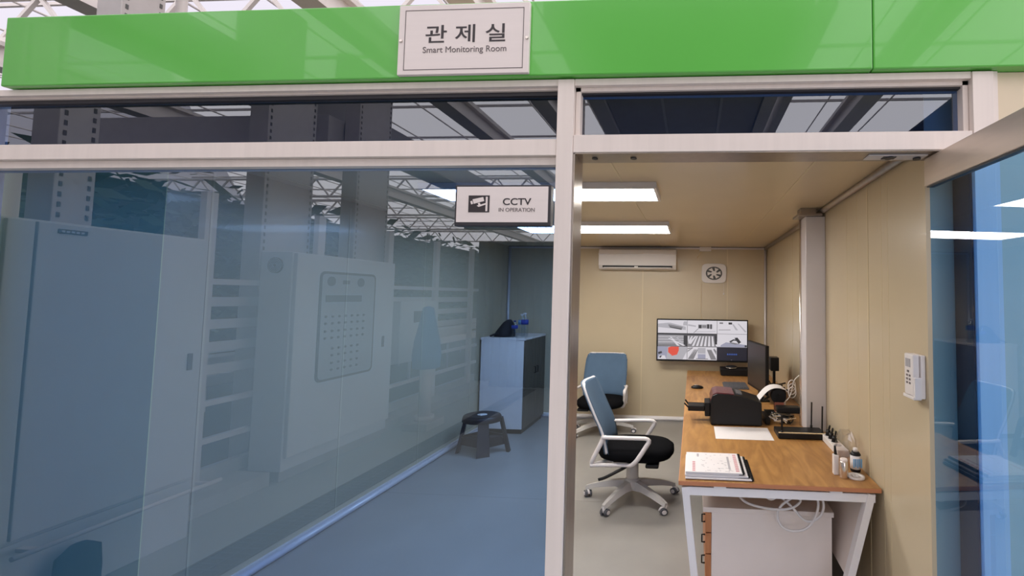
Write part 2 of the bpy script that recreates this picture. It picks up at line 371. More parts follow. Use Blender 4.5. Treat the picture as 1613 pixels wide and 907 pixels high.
# ------------------------------------------------------------------ signs
t = thing('room_sign', 'pale metal room sign with Korean lettering on the green fascia', 'sign', (-1.05, 1.85, 2.755))
MB().box(-1.352, -.742, 1.838, 1.8565, 2.757, 3.083, .003).build('plate', M['sign'], t)
b = MB(); X0, X1, Z0, Z1 = -1.322, -.768, 2.778, 3.058
for q in ((X0, X1, Z0, Z0 + .003), (X0, X1, Z1 - .003, Z1), (X0, X0 + .003, Z0, Z1), (X1 - .003, X1, Z0, Z1)): b.box(q[0], q[1], 1.8368, 1.8385, q[2], q[3])
b.build('border_line', M['ink_grey'], t)
text_mesh('lettering', '관 제 실', M['ink'], t, -1.223, -.852, 2.902, 2.985, 1.838, bold=0.006)
text_mesh('lettering', 'Smart Monitoring Room', M['ink_grey'], t, -1.233, -.845, 2.848, 2.885, 1.838)
for x in (-1.338, -.752): MB().cyl((x, 1.838, 2.915), (x, 1.832, 2.915), .008, .006, 14).build('screw', M['silver'], t)
t = thing('cctv_sign', 'small framed CCTV sign fixed on the tinted glass beside the post', 'sign', (-.86, 1.9, 2.09))
MB().box(-1.083, -.64, 1.888, 1.9285, 2.078, 2.264, .002).build('frame', M['darkframe'], t)
MB().box(-1.074, -.652, 1.8845, 1.889, 2.094, 2.256, .001).build('face', M['sign'], t)
ic = MB().box(-1.017, -.920, 1.8825, 1.885, 2.139, 2.2155).build('camera_symbol', M['ink'], t)
def ip(pts): return [(-1.017 + (x - 262) / 233 * .097, 2.2155 - (y - 260) / 183 * .0765) for x, y in pts]
b = MB()
for poly in ([(308, 303), (425, 278), (437, 322), (322, 352)], [(283, 325), (304, 318), (314, 352), (294, 358)], [(455, 275), (476, 275), (476, 432), (455, 432)],
             [(356, 372), (378, 386), (455, 360), (455, 344), (398, 360), (388, 340), (368, 346), (376, 366)]):
    b.prism(ip(poly), 'Y', 1.8812, 1.8827)
b.build('camera_outline', M['sign'], ic)
text_mesh('lettering', 'CCTV', M['ink'], t, -.858, -.728, 2.172, 2.203, 1.8845, bold=0.012)
text_mesh('lettering', 'IN OPERATION', M['ink_grey'], t, -.876, -.711, 2.142, 2.159, 1.8845)

# ------------------------------------------------------------------ ceiling lights
for y0, y1, lb in ((2.74, 3.09, 'lit flat ceiling light panel nearest the door'), (4.20, 4.70, 'lit flat ceiling light panel further back near the air conditioner')):
    t = thing('ceiling_light', lb, 'ceiling light', (-1.03, (y0 + y1) / 2, ZC), 'ceiling light panels')
    b = MB(); x0, x1 = -1.80, -.262
    for q in ((x0 - .02, x1 + .02, y0 - .02, y0), (x0 - .02, x1 + .02, y1, y1 + .02), (x0 - .02, x0, y0, y1), (x1, x1 + .02, y0, y1)): b.box(q[0], q[1], q[2], q[3], ZC - .042, ZC - .001)
    b.box(x0, x1, y0, y1, ZC - .012, ZC - .001)
    b.build('frame', M['white_plastic'], t)
    MB().box(x0, x1, y0, y1, ZC - .039, ZC - .013).build('diffuser', M['lightpanel'], t)

# ------------------------------------------------------------------ back wall fittings
t = thing('air_conditioner', 'white wall air conditioner high on the back wall', 'air conditioner', (-.8, YB - .1, 2.15))
prof = [(YB - .002, 2.455), (YB - .10, 2.460), (YB - .175, 2.44), (YB - .20, 2.37), (YB - .195, 2.215), (YB - .16, 2.165), (YB - .09, 2.150), (YB - .002, 2.155)]
b = MB(); b.prism(prof, 'X', -1.36, -.245); b.build('body', M['white_plastic'], t, bevel=.008)
b = MB(); b.box(-1.30, -.30, YB - .197, YB - .15, 2.182, 2.207); b.build('air_outlet', M['black'], t)
b = MB(); b.box(-1.28, -.32, YB - .20, YB - .165, 2.170, 2.184, .002); b.box(-.84, -.79, YB - .204, YB - .18, 2.176, 2.2); b.build('flap', M['white_plastic'], t)
b = MB(); b.tube([(-1.362, YB - .199, 2.372), (-.80, YB - .203, 2.366), (-.7, YB - .203, 2.376), (-.243, YB - .199, 2.374)], .005, 6); b.build('chrome_line', M['white_metal'], t)
t = thing('exhaust_fan', 'square white exhaust fan on the back wall right of the air conditioner', 'fan', (.297, YB, 2.12))
fx, fz = .295, 2.118
def squircle(cx, cz, a, c, n=32, e=5):
    r = []
    for k in range(n):
        th = 2 * math.pi * k / n; ct, st = math.cos(th), math.sin(th)
        r.append((cx + a * math.copysign(abs(ct) ** (2 / e), ct), cz + c * math.copysign(abs(st) ** (2 / e), st)))
    return r
b = MB(); b.prism(squircle(fx, fz, .178, .142), 'Y', YB - .035, YB - .001); b.build('housing', M['white_plastic'], t, bevel=.008)
b = MB(); b.prism([(fx + .118 * math.cos(a * math.pi / 16), fz + .096 * math.sin(a * math.pi / 16)) for a in range(32)], 'Y', YB - .038, YB - .034); b.build('opening', M['seam_dark'], t)
b = MB()
for k in range(6):
    a = k * math.pi / 3; pts = []
    for da, rr in ((-.30, .30), (.12, .34), (.42, .92), (-.22, .92)): pts.append((fx + .108 * rr * math.cos(a + da), fz + .088 * rr * math.sin(a + da)))
    b.prism(pts, 'Y', YB - .046, YB - .040)
b.prism([(fx + .04 * math.cos(a * math.pi / 10), fz + .033 * math.sin(a * math.pi / 10)) for a in range(20)], 'Y', YB - .055, YB - .0375); b.build('blades', M['white_plastic'], t)
b = MB(); b.tube([(fx + .14, YB - .02, 1.975), (fx + .142, YB - .018, 1.84)], .002, 6); b.lathe([(.003, 0), (.01, .006), (.012, .02), (.004, .032)], (fx + .142, YB - .018, 1.81), 12); b.build('pull_cord', M['cable_white'], t)
t = thing('junction_box', 'small white junction box under the ceiling trim on the back wall', 'electrical box', (.17, YB, 2.46))
MB().box(.085, .252, YB - .055, YB - .019, 2.435, 2.497, .004).build('box', M['white_plastic'], t)
MB().tube([(.11, YB - .03, 2.436), (.09, YB - .006, 2.40), (.05, YB - .004, 2.34)], .006, 6).build('cable_tail', M['manila'], t)
pts = [(.115 + .008 * math.sin(i * 1.7) * (1 if i > 4 else .3), YB - .006, 1.975 - i * .04) for i in range(14)]
tag(MB().tube(chaikin(pts, 1), .004, 6).build('wall_cable', M['manila']), 'thin wavy cable running down the back wall above the screen', 'cable')

# ------------------------------------------------------------------ wall screen with camera pictures
t = thing('wall_screen', 'large wall screen showing nine surveillance pictures', 'television', (.13, 6.2, .88))
sx0, sx1, sz0, sz1, sy = -.512, .768, .872, 1.46, 6.155
MB().box(sx0, sx1, sy, sy + .05, sz0, sz1, .004).build('casing', M['black'], t)
MB().box(-.1, .35, sy + .05, YB - .003, 1.0, 1.32).build('wall_bracket', M['black'], t)
px0, px1, pz0, pz1 = sx0 + .017, sx1 - .014, sz0 + .022, sz1 - .014
SCM = ['s_white', 's_grey', 's_mid', 's_dark', 's_navy', 's_blue', 's_red', 's_lav']
scr = MB(); CW, CH = (px1 - px0) / 3, (pz1 - pz0) / 3
def srect(m, cx, cy, pts, lev=1):
    scr.mi = SCM.index(m); X0 = px0 + cx * CW; Z1 = pz1 - cy * CH
    scr.face([(X0 + u * CW, sy - .0008 - .0004 * lev, Z1 - v * CH) for u, v in pts])
def rct(m, cx, cy, u0, v0, u1, v1, lev=1): srect(m, cx, cy, [(u0, v0), (u1, v0), (u1, v1), (u0, v1)], lev)
base = [['s_white', 's_white', 's_white'], ['s_mid', 's_mid', 's_white'], ['s_grey', 's_white', 's_navy']]
for cy in range(3):
    for cx in range(3): rct(base[cy][cx], cx, cy, .005, .01, .995, .99, 0)
# top row: a shed, a dark block, wiring
srect('s_grey', 0, 0, [(0, .3), (.4, .2), (.95, .5), (.95, .75), (0, .55)]); srect('s_mid', 0, 0, [(.35, .32), (.85, .52), (.8, .74), (.38, .5)], 2); srect('s_dark', 0, 0, [(.4, .5), (.82, .66), (.8, .74), (.4, .56)], 3); rct('s_grey', 0, 0, .86, .1, 1, .4, 2); srect('s_white', 0, 0, [(.0, .02), (.9, .02), (.85, .28), (.3, .2), (0, .3)], 4)
rct('s_grey', 1, 0, .36, .3, .85, .62); rct('s_dark', 1, 0, .38, .34, .48, .6, 2); rct('s_dark', 1, 0, .66, .28, .74, .62, 2); rct('s_dark', 1, 0, .77, .28, .82, .64, 2); rct('s_mid', 1, 0, .5, .36, .64, .56, 2)
srect('s_mid', 1, 0, [(.2, .95), (.36, .62), (.38, .64), (.23, .95)]); srect('s_grey', 1, 0, [(.03, .3), (.3, .4), (.28, .5), (.02, .42)]); srect('s_grey', 1, 0, [(.25, .85), (.95, .8), (.95, .84), (.25, .89)])
srect('s_grey', 2, 0, [(.55, .25), (.7, .7), (.62, .7), (.5, .25)]); srect('s_grey', 2, 0, [(.72, .2), (.98, .8), (.93, .85), (.68, .2)]); rct('s_dark', 2, 0, .38, .12, .5, .27, 2); rct('s_mid', 2, 0, .08, .12, .2, .24, 2); srect('s_mid', 2, 0, [(.05, .68), (.45, .66), (.45, .7), (.05, .72)])
# middle row: rows of benches fanning out
for k in range(9):
    u = k * .13; srect('s_white' if k % 2 else 's_grey', 0, 1, [(.02, .15 + k * .10), (.98, .42 + k * .09 - .25), (.98, .46 + k * .09 - .25), (.02, .20 + k * .10)] if k < 7 else [(.4 + (k - 7) * .2, .25), (.46 + (k - 7) * .2, .25), (.75 + (k - 7) * .2, .95), (.66 + (k - 7) * .2, .95)], 1 + k % 3)
rct('s_dark', 0, 1, 0, .02, 1, .13, 5); rct('s_dark', 0, 1, .88, .15, .995, .98, 5); srect('s_white', 0, 1, [(.35, .4), (.42, .4), (.95, .92), (.86, .95)], 6)
for k in range(10): srect('s_white', 1, 1, [(.02 + k * .1, .20), (.06 + k * .1, .20), (-.25 + k * .135 + .08, .95), (-.25 + k * .135, .95)] if k > 2 else [(.02 + k * .12, .2), (.07 + k * .12, .2), (.05 + k * .04, .6 + .1 * k), (.02, .56 + .1 * k)], 1 + k % 3)
rct('s_dark', 1, 1, 0, .02, 1, .14, 5); srect('s_dark', 1, 1, [(.9, .15), (1, .15), (1, .8), (.93, .8)], 5)
srect('s_lav', 2, 1, [(.02, .98), (.3, .62), (.98, .8), (.98, .98)]); srect('s_dark', 2, 1, [(.4, .55), (.55, .38), (.7, .45), (.62, .5), (.56, .48), (.46, .62)], 2); srect('s_dark', 2, 1, [(.58, .28), (.68, .25), (.8, .6), (.72, .72), (.64, .5)], 3); srect('s_mid', 2, 1, [(.45, .6), (.75, .72), (.6, .78), (.4, .66)], 2); rct('s_white', 2, 1, .03, .74, .12, .95, 3); rct('s_dark', 2, 1, .92, .82, .99, .96, 3)
# bottom row: red machine, aisle, idle channel
srect('s_lav', 0, 2, [(.0, .02), (.35, .02), (.3, .98), (0, .98)]); srect('s_red', 0, 2, [(.36, .1), (.46, .02), (.72, .02), (.72, .3), (.66, .62), (.5, .72), (.36, .45)], 2); srect('s_dark', 0, 2, [(.02, .45), (.14, .38), (.16, .52), (.03, .62)], 3); srect('s_white', 0, 2, [(.06, .7), (.25, .7), (.3, .98), (.02, .98)], 2); srect('s_dark', 0, 2, [(.08, .74), (.16, .72), (.1, .9), (.06, .85)], 3); srect('s_white', 0, 2, [(.85, .98), (.98, .4), (.99, .98)], 2)
for k in range(5):
    srect('s_mid', 1, 2, [(.34 - k * .05, .2), (.37 - k * .05, .2), (.22 - k * .09, .95), (.12 - k * .09 if k < 2 else .02, .95)] if k < 3 else [(.02, .1 + .2 * (k - 3)), (.2, .05), (.2, .1), (.02, .2 + .2 * (k - 3))], 1 + k % 2)
    srect('s_mid', 1, 2, [(.66 + k * .04, .2), (.69 + k * .04, .2), (min(.9 + k * .05, .99), .95), (.8 + k * .04, .95)] if k < 4 else [(.9, .1), (.98, .3), (.98, .6), (.88, .2)], 1 + k % 2)
rct('s_grey', 1, 2, .36, .08, .62, .5, 4); rct('s_lav', 1, 2, .36, .55, .62, .9, 4); rct('s_dark', 1, 2, .3, .88, .7, .92, 5)
for k in range(5): rct('s_blue', 2, 2, .34 + k * .07, .46, .38 + k * .07, .58, 1)
rct('s_blue', 2, 2, .33, .52, .68, .54, 2); rct('s_mid', 2, 2, .47, .92, .5, .97, 1)
scr.build('screen', [M[k] for k in SCM], t)

# ------------------------------------------------------------------ desks
def desk(y0, y1, lb, open_end):
    t = thing('desk', lb, 'desk', (.47, (y0 + y1) / 2, 0), 'desks along the right wall')
    xa, xb, zt = -.07, 1.042, .735
    tp = MB().box(xa, xb, y0, y1, zt - .024, zt, .002).build('desktop', M['wood'], t)
    e = MB(); e.box(xa + .002, xb - .002, y0 - .0025, y0 + .001, zt - .0235, zt - .002); e.box(xa - .0025, xa + .001, y0, y1, zt - .0235, zt - .002); e.build('edge_band', M['wood_edge'], tp)
    for y in (y0 + .03, y1 - .05):
        f = MB(); zz = zt - .036; c = .0225
        f.bar((xa + .012 + c, y, zz - c), (xb - .03, y, zz - c), .04, .045)
        f.bar((xa + .035, y, zz), (.045, y, .0), .052, .04); f.bar((xb - .05, y, zz), (.81, y, 0), .052, .04)
        f.bar((.045, y, .02), (.81, y, .02), .04, .04)
        f.build('leg_frame', M['white_metal'], t)
        for x in (.16, .80): MB().box(x - .035, x + .035, y - .022, y + .03, zt - .038, zt - .024, .002).build('spacer', M['white_metal'], t)
    MB().box(xa + .06, xa + .10, y0 + .06, y1 - .07, zt - .078, zt - .045).build('rail', M['white_metal'], t)
    MB().prism([(xb - .075, .68), (xb - .06, .68), (.895, .20), (.88, .20)], 'Y', y0 + .07, y1 - .09).build('modesty_panel', M['white_board'], t)
desk(2.515, 4.365, 'oak topped desk with white trapezoid legs nearest the door', True)
desk(4.375, 6.23, 'oak topped desk under the wall screen, further from the door', False)
# drawer pedestal
t = thing('drawer_pedestal', 'white drawer pedestal with wood fronts under the near desk', 'drawers', (.45, 3.0, 0))
MB().box(.125, .842, 2.74, 3.30, .05, .465, .002).build('body', M['white_board'], t)
MB().box(.072, .852, 2.73, 3.31, .465, .495, .003).build('top', M['white_board'], t)
for z0, z1 in ((.34, .455), (.215, .333), (.06, .208)):
    dr = MB().box(.088, .124, 2.745, 3.295, z0, z1, .002).build('drawer', M['wood_door'], t)
    MB().tube([(.088, 2.79, z1 - .03), (.068, 2.79, z1 - .03), (.068, 2.79, z1 - .075), (.088, 2.79, z1 - .075)], .005, 6).build('handle', M['black'], dr)
for x in (.17, .78):
    for y in (2.80, 3.24): MB().cyl((x, y - .012, .025), (x, y + .012, .025), .025, n=14).box(x - .02, x + .02, y - .01, y + .01, .03, .05).build('caster', M['black'], t)
# white power cable looped under the desk
t = thing('power_cable', 'white power cable coiled over the top of the drawer pedestal', 'cable', (.5, 2.7, .5))
loop = [(.28, 2.78, .60), (.30, 2.70, .55), (.45, 2.665, .53), (.58, 2.66, .535), (.66, 2.70, .57), (.62, 2.69, .60)]
b = MB(); b.tube(chaikin(loop, 3), .0075, 8)
c2 = [(.60, 2.68, .60), (.52, 2.67, .55), (.50, 2.665, .49), (.53, 2.66, .43), (.60, 2.66, .41), (.68, 2.66, .43), (.73, 2.67, .50), (.75, 2.68, .56), (.74, 2.70, .61)]
b.tube(chaikin(c2, 3), .0075, 8)
c3 = [(.52, 2.70, .60), (.60, 2.672, .54), (.65, 2.664, .48), (.70, 2.668, .465), (.76, 2.672, .50), (.78, 2.675, .56), (.765, 2.69, .615)]
b.tube(chaikin(c3, 3), .0075, 8); b.tube(chaikin([(.42, 2.72, .62), (.47, 2.69, .56), (.54, 2.70, .62)], 3), .0075, 8)
b.build('coil', M['cable_white'], t)

# ------------------------------------------------------------------ things on the desks
D = .735
t = thing('label_printer', 'black desktop label printer with wine red cover on the near desk', 'printer', (.35, 3.7, D))
pr = [(.15, D + .006), (.15, .925), (.165, .972), (.20, .988), (.30, .984), (.40, .972), (.56, .925), (.565, D + .006)]
MB().prism(pr, 'Y', 3.60, 3.88).build('body', M['black'], t, bevel=.008)
cv = [(.149, .925), (.151, .94), (.168, .982), (.20, .997), (.30, .992), (.34, .988), (.34, .979), (.30, .983), (.20, .987), (.165, .971)]
MB().prism(cv, 'Y', 3.612, 3.87).build('cover', M['wine'], t)
MB().prism([(.36, .987), (.41, .978), (.41, .968), (.36, .975)], 'Y', 3.66, 3.82).build('window', M['grey_plastic'], t)
b = MB(); b.box(.105, .15, 3.66, 3.84, .79, .90, .006); b.build('output_slot', M['black'], t)
b = MB(); b.box(-.035, .105, 3.69, 3.82, .822, .866, .006); b.build('peel_tray', M['black'], t)
b = MB(); b.bar((-.03, 3.70, .85), (-.065, 3.70, .885), .012); b.build('tray_clip', M['black'], t)
MB().bar((-.03, 3.80, .85), (-.06, 3.80, .89), .012).build('tray_clip', M['black'], t)
for x in (.18, .53): MB().box(x - .02, x + .02, 3.62, 3.86, D + .0005, D + .007).build('foot', M['black'], t)
def curl_strip(name, label, prof, y0, y1, mt):
    b = MB(); pr = chaikin([(x, 0, z) for x, z in prof], 2); th = .003
    poly = [(p.x, p.z) for p in pr] + [(p.x, p.z - th) for p in pr[::-1]]
    b.prism(poly, 'Y', y0, y1, smooth=False); return tag(b.build(name, mt), label, 'paper')
curl_strip('label_paper', 'white label paper strip arching out behind the black printer', [(.575, .85), (.60, .885), (.66, .955), (.72, .985), (.80, .98), (.845, .945)], 3.93, 4.10, M['paper'])
t = thing('paper_holder', 'black label roll holder under the arching white paper strip', 'stand', (.75, 4.0, D))
b = MB(); b.box(.66, .88, 3.92, 4.12, D + .0005, D + .014, .003); b.box(.75, .77, 3.925, 3.935, D + .01, .93); b.box(.75, .77, 4.105, 4.115, D + .01, .93); b.build('bracket', M['black'], t)
MB().cyl((.76, 3.936, .905), (.76, 4.104, .905), .065).build('roll', M['black'], t)
MB().box(.72, .80, 3.915, 3.924, .78, .86).build('brown_label', M['copper'], t)
tag(MB().box(.175, .60, 3.27, 3.575, D + .0003, D + .0016).build('paper_sheet', M['paper']), 'single white sheet lying in front of the black printer', 'paper')
# router
t = thing('wifi_router', 'flat black router with upright antennas beside the white sheet', 'router', (.8, 3.48, D))
b = MB(); b.box(.635, .985, 3.31, 3.495, D + .003, D + .042, .006); b.box(.66, .95, 3.33, 3.47, D + .0005, D + .004); b.build('casing', M['black'], t)
MB().box(.64, .975, 3.315, 3.327, D + .0425, D + .048).build('cream_edge', M['manila'], t)
for x, y, h in ((.665, 3.325, .17), (.92, 3.485, .235), (.965, 3.36, .235)):
    b = MB(); b.cyl((x, y, D + .02), (x, y, D + .06), .009, .009, 10); b.bar((x, y, D + .05), (x + (.004 if x > .9 else 0), y, D + h), .014, .008); b.build('antenna', M['black'], t)
# cable tangle behind router
b = MB(); rnd = random.Random(5)
for k in range(16):
    p = [(rnd.uniform(.64, .86), rnd.uniform(3.64, 3.88), D + rnd.uniform(.012, .07)) for _ in range(6)]
    b.mi = k % 3; b.tube(chaikin(p, 3), .0045, 5)
o = b.build('cable_tangle', [M['cable_tan'], M['black'], M['cable_white']]); tag(o, 'tangle of tan, black and white cables heaped behind the router', 'cables')
t = thing('power_adapter', 'small white power adapter with a white lead behind the printer', 'adapter', (.83, 4.2, D))
MB().box(.80, .875, 4.18, 4.28, D + .0005, D + .09, .006).build('body', M['white_plastic'], t)
b = MB()
for k in range(3):
    b.tube([(.935 + .035 * math.cos(a * math.pi / 8), 4.2 + .01 * k, .89 + .06 * k * .5 + .05 * math.sin(a * math.pi / 8)) for a in range(16)], .0045, 6, closed=True)
b.tube(chaikin([(.87, 4.2, .80), (.90, 4.18, .84), (.93, 4.2, .9), (.95, 4.22, 1.0), (1.02, 4.22, 1.06)], 2), .0045, 6); b.build('lead', M['cable_white'], t)
b = MB(); rnd = random.Random(15)
for k in range(9):
    p = [(rnd.uniform(.70, .93), rnd.uniform(4.33, 4.62), D + rnd.uniform(.012, .20)) for _ in range(6)]
    b.tube(chaikin(p, 3), .008, 6)
tag(b.build('black_cables', M['black']), 'heap of thick black cables behind the label roll holder', 'cables')
t = thing('black_power_brick', 'large black power brick lying on the cable heap behind the router', 'adapter', (.80, 3.78, D))
MB().box(.70, .90, 3.70, 3.80, D + .085, D + .135, .012).build('casing', M['black'], t)
tag(MB().box(.60, .64, 3.66, 3.9, D + .0005, D + .055, .008).build('dark_adapter', M['black']), 'black brick adapter between the printer and the cable tangle', 'adapter')
# power strip
t = thing('power_strip', 'white power strip with black plugs by the right wall', 'power strip', (.985, 3.17, D))
b = MB(); b.box(.955, 1.03, 2.98, 3.34, D + .0005, D + .045, .005); b.build('body', M['white_plastic'], t)
for y in (3.08, 3.15, 3.22, 3.29):
    MB().cyl((.99, y, D + .044), (.99, y, D + .0465), .024, n=14).build('socket', M['grey_print'], t)
for y, lb in ((3.15, 'black plug nearer the clear bag in the white power strip'), (3.22, 'black plug in the middle of the white power strip'), (3.29, 'black plug nearest the router in the white power strip')):
    b = MB(); b.cyl((.99, y, D + .0467), (.99, y, D + .085), .021, .015, 12); b.tube(chaikin([(.99, y, D + .075), (1.0, y + .01, D + .115), (1.02, y + .05, D + .10), (1.032, y + .11, D + .06)], 2), .0045, 6)
    tag(b.build('plug', M['black']), lb, 'plug', 'plugs in the power strip')
# small things near the desk corner
t = thing('glue_stick', 'white square bottle with a black cap left of the silver canister', 'bottle', (.855, 2.70, D))
MB().box(.838, .868, 2.68, 2.716, D + .0005, D + .115, .004).build('body', M['white_plastic'], t)
MB().cyl((.853, 2.698, D + .115), (.849, 2.698, D + .165), .009, .006, 10).build('cap', M['black'], t)
t = thing('canister', 'shiny silver canister standing at the near desk corner', 'canister', (.883, 2.645, D))
MB().lathe([(.021, .0005), (.023, .004), (.023, .092), (.020, .097)], (.883, 2.645, D), 20).build('body', M['silver'], t)
MB().lathe([(.020, .097), (.021, .099), (.021, .108), (.017, .111)], (.883, 2.645, D), 20).build('lid', M['sign'], t)
t = thing('tape_roll', 'white tape reel lying flat beside the silver canister', 'tape', (.955, 2.65, D))
b = MB(); N = 28
for r0, r1, z0, z1 in ((.026, .048, .0005, .012), (.006, .014, .0005, .012)):
    b.rings([[Vector((.955 + r * math.cos(2 * math.pi * k / N), 2.655 + r * math.sin(2 * math.pi * k / N), D + z)) for k in range(N)] for r, z in ((r0, z0), (r1, z0), (r1, z1), (r0, z1), (r0, z0))], cap=False)
for k in range(3):
    a = k * 2.09; b.bar((.955 + .012 * math.cos(a), 2.655 + .012 * math.sin(a), D + .006), (.955 + .03 * math.cos(a), 2.655 + .03 * math.sin(a), D + .006), .012, .008)
b.build('reel', M['white_plastic'], t)
t = thing('spray_bottle', 'small bottle with blue and white label in front of the clear bag', 'bottle', (.985, 2.745, D))
MB().lathe([(.028, .004), (.03, .01), (.03, .105), (.02, .12)], (.985, 2.745, D), 20).build('body', M['black'], t)
MB().lathe([(.0305, .022), (.0305, .10)], (.985, 2.745, D), 20).build('label', M['paper'], t)
b = MB()
for k in range(5): b.box(.962 + k * .011, .968 + k * .011, 2.711, 2.7175, D + .035 + .006 * (k % 2), D + .085)
b.build('print', M['label_sky'], t)
MB().lathe([(.014, .12), (.014, .14), (.008, .142)], (.985, 2.745, D), 14).build('cap', M['cable_white'], t)
b = MB(); rr = random.Random(3); rings = []
for z, r in ((.0008, .06), (.05, .07), (.11, .07), (.16, .06), (.20, .04)):
    rings.append([Vector((min(.97 + r * math.cos(2 * math.pi * k / 18) * rr.uniform(.8, 1.12), 1.045), 2.865 + r * 1.2 * math.sin(2 * math.pi * k / 18) * rr.uniform(.8, 1.12), D + z + (rr.uniform(-.012, .012) if z > .01 else 0))) for k in range(18)])
b.rings(rings, smooth=False); tag(b.build('plastic_bag', M['film']), 'crumpled clear plastic bag against the right wall on the desk', 'bag')
# booklets
def booklet(i, x0, x1, dy, z0, z1, lb, front):
    t = thing('booklet', lb, 'booklet', ((x0 + x1) / 2, 2.7, z0), 'spiral bound booklets on the near desk')
    MB().box(x0, x1 - .012, 2.545 + dy, 2.86 + dy, z0, z1, .001).build('pages', M['paper'], t)
    b = MB(); zc = (z0 + z1) / 2; r = max(.006, (z1 - z0) / 2 + .0022)
    for k in range(22):
        y = 2.555 + dy + k * .0138
        b.tube([(x1 - .008 + r * 1.15 * math.cos(a * math.pi / 5), y, zc + r * math.sin(a * math.pi / 5)) for a in range(10)], .0028, 5, closed=True)
    b.box(x1 - .006, x1 - .001, 2.55 + dy, 2.855 + dy, z0 + .001, z1)
    b.build('spiral_binding', M['black'], t)
    if front:
        b = MB(); zz = z1 + .0002; q = random.Random(9)
        b.mi = 0
        for k in range(9): b.box(.255 + .0, .275, 2.57 + k * .031, 2.592 + k * .031, zz, zz + .0004)
        for k in range(6): b.box(.005, .022, 2.56 + k * .026, 2.578 + k * .026, zz, zz + .0004)
        b.mi = 1
        for k in range(40):
            x = q.uniform(.04, .235); y = q.uniform(2.56, 2.84); b.box(x, x + q.uniform(.004, .02), y, y + .004, zz, zz + .0004)
        b.box(.032, .045, 2.79, 2.84, zz, zz + .0004); b.box(.215, .228, 2.6, 2.8, zz, zz + .0004)
        b.build('cover_print', [M['red_print'], M['grey_print']], t)
booklet(0, -.035, .352, -.012, D + 0.0048, D + 0.0110, 'bottom booklet of the pile at the near desk edge', False)
booklet(1, -.038, .334, .0, D + 0.0172, D + 0.0250, 'middle booklet of the pile at the near desk edge', False)
booklet(2, -.034, .302, .004, D + 0.0322, D + 0.0395, 'top booklet of the pile with red and grey printed cover', True)
for z in (.011, .0256):
    o = MB().box(-.034, .27, 2.55, 2.85, D + z + .0004, D + z + .0058, .0005).build('loose_sheets', M['paper'])
    tag(o, 'thin wad of white sheets %s booklet of the pile' % ('under the middle' if z < .02 else 'under the top printed'), 'paper')
# monitor seen from its narrow side
t = thing('monitor', 'black computer monitor turned edge-on to the door on the far desk', 'monitor', (.66, 4.55, D))
def obq(co, ang=math.radians(-79.5), c=(.655, 4.56)):
    x, y = co.x, co.y; ca, sa = math.cos(ang), math.sin(ang)
    return (c[0] + x * ca - y * sa, c[1] + x * sa + y * ca, co.z)
MB().box(-.285, .285, -.004, .03, .835, 1.31, .005).xf(obq).build('casing', M['black'], t)
MB().box(-.272, .272, -.0055, -.0035, .86, 1.298).xf(obq).build('screen', M['black_gloss'], t)
MB().box(-.04, .04, .03, .06, .75, 1.05, .004).xf(obq).build('stand', M['black'], t)
MB().box(-.12, .12, -.09, .10, D + .0005, D + .016, .004).xf(obq).build('foot', M['black'], t)
t = thing('set_top_box', 'black device box standing by the wall behind the monitor', 'electronics', (.85, 4.75, D))
MB().box(.83, .915, 4.72, 4.84, 1.0, 1.14, .004).build('casing', M['black'], t)
MB().box(.86, .885, 4.76, 4.80, D + .01, 1.0).build('stem', M['black'], t)
MB().box(.80, .93, 4.70, 4.86, D + .0005, D + .012, .003).build('foot', M['black'], t)
t = thing('recorder_box', 'low black recorder box under the wall screen on the far desk', 'electronics', (.55, 5.95, D))
MB().box(.375, .80, 5.86, 6.12, D + .006, D + .085, .004).build('casing', M['black'], t)
for x in (.41, .76): MB().box(x - .02, x + .02, 5.88, 6.1, D + .0005, D + .007).build('foot', M['black'], t)
t = thing('tape_puck', 'round black dish with a pale rim on the recorder box', 'dish', (.52, 5.96, D + .085))
MB().lathe([(.06, .0008), (.075, .012), (.075, .03), (.05, .036)], (.52, 5.96, D + .085), 20).build('body', M['black'], t)
MB().lathe([(.076, .010), (.078, .014), (.076, .018)], (.52, 5.96, D + .085), 20).build('rim', M['silver'], t)
t = thing('keyboard', 'dark grey keyboard lying in front of the monitor', 'keyboard', (.5, 5.2, D))
MB().box(.36, .64, 5.02, 5.36, D + .0005, D + .016, .004).build('casing', M['grey_plastic'], t)
b = MB()
for i in range(5):
    for j in range(10): b.box(.375 + i * .052, .375 + i * .052 + .045, 5.035 + j * .032, 5.035 + j * .032 + .027, D + .016, D + .0225)
b.build('keys', M['grey_plastic'], t)
t = thing('computer_mouse', 'black and silver computer mouse on the far desk', 'mouse', (.05, 5.05, D))
b = MB(); b.lathe([(.055, .001), (.062, .008), (.058, .02), (.042, .03), (.018, .035)], (.055, 5.03, D), 20, sx=1.15, sy=.62); b.build('body', M['black'], t)
b = MB(); b.lathe([(.012, .0325), (.024, .0365), (.012, .0385)], (.045, 5.03, D), 16, sx=1.4, sy=.5); b.build('silver_inlay', M['silver'], t)
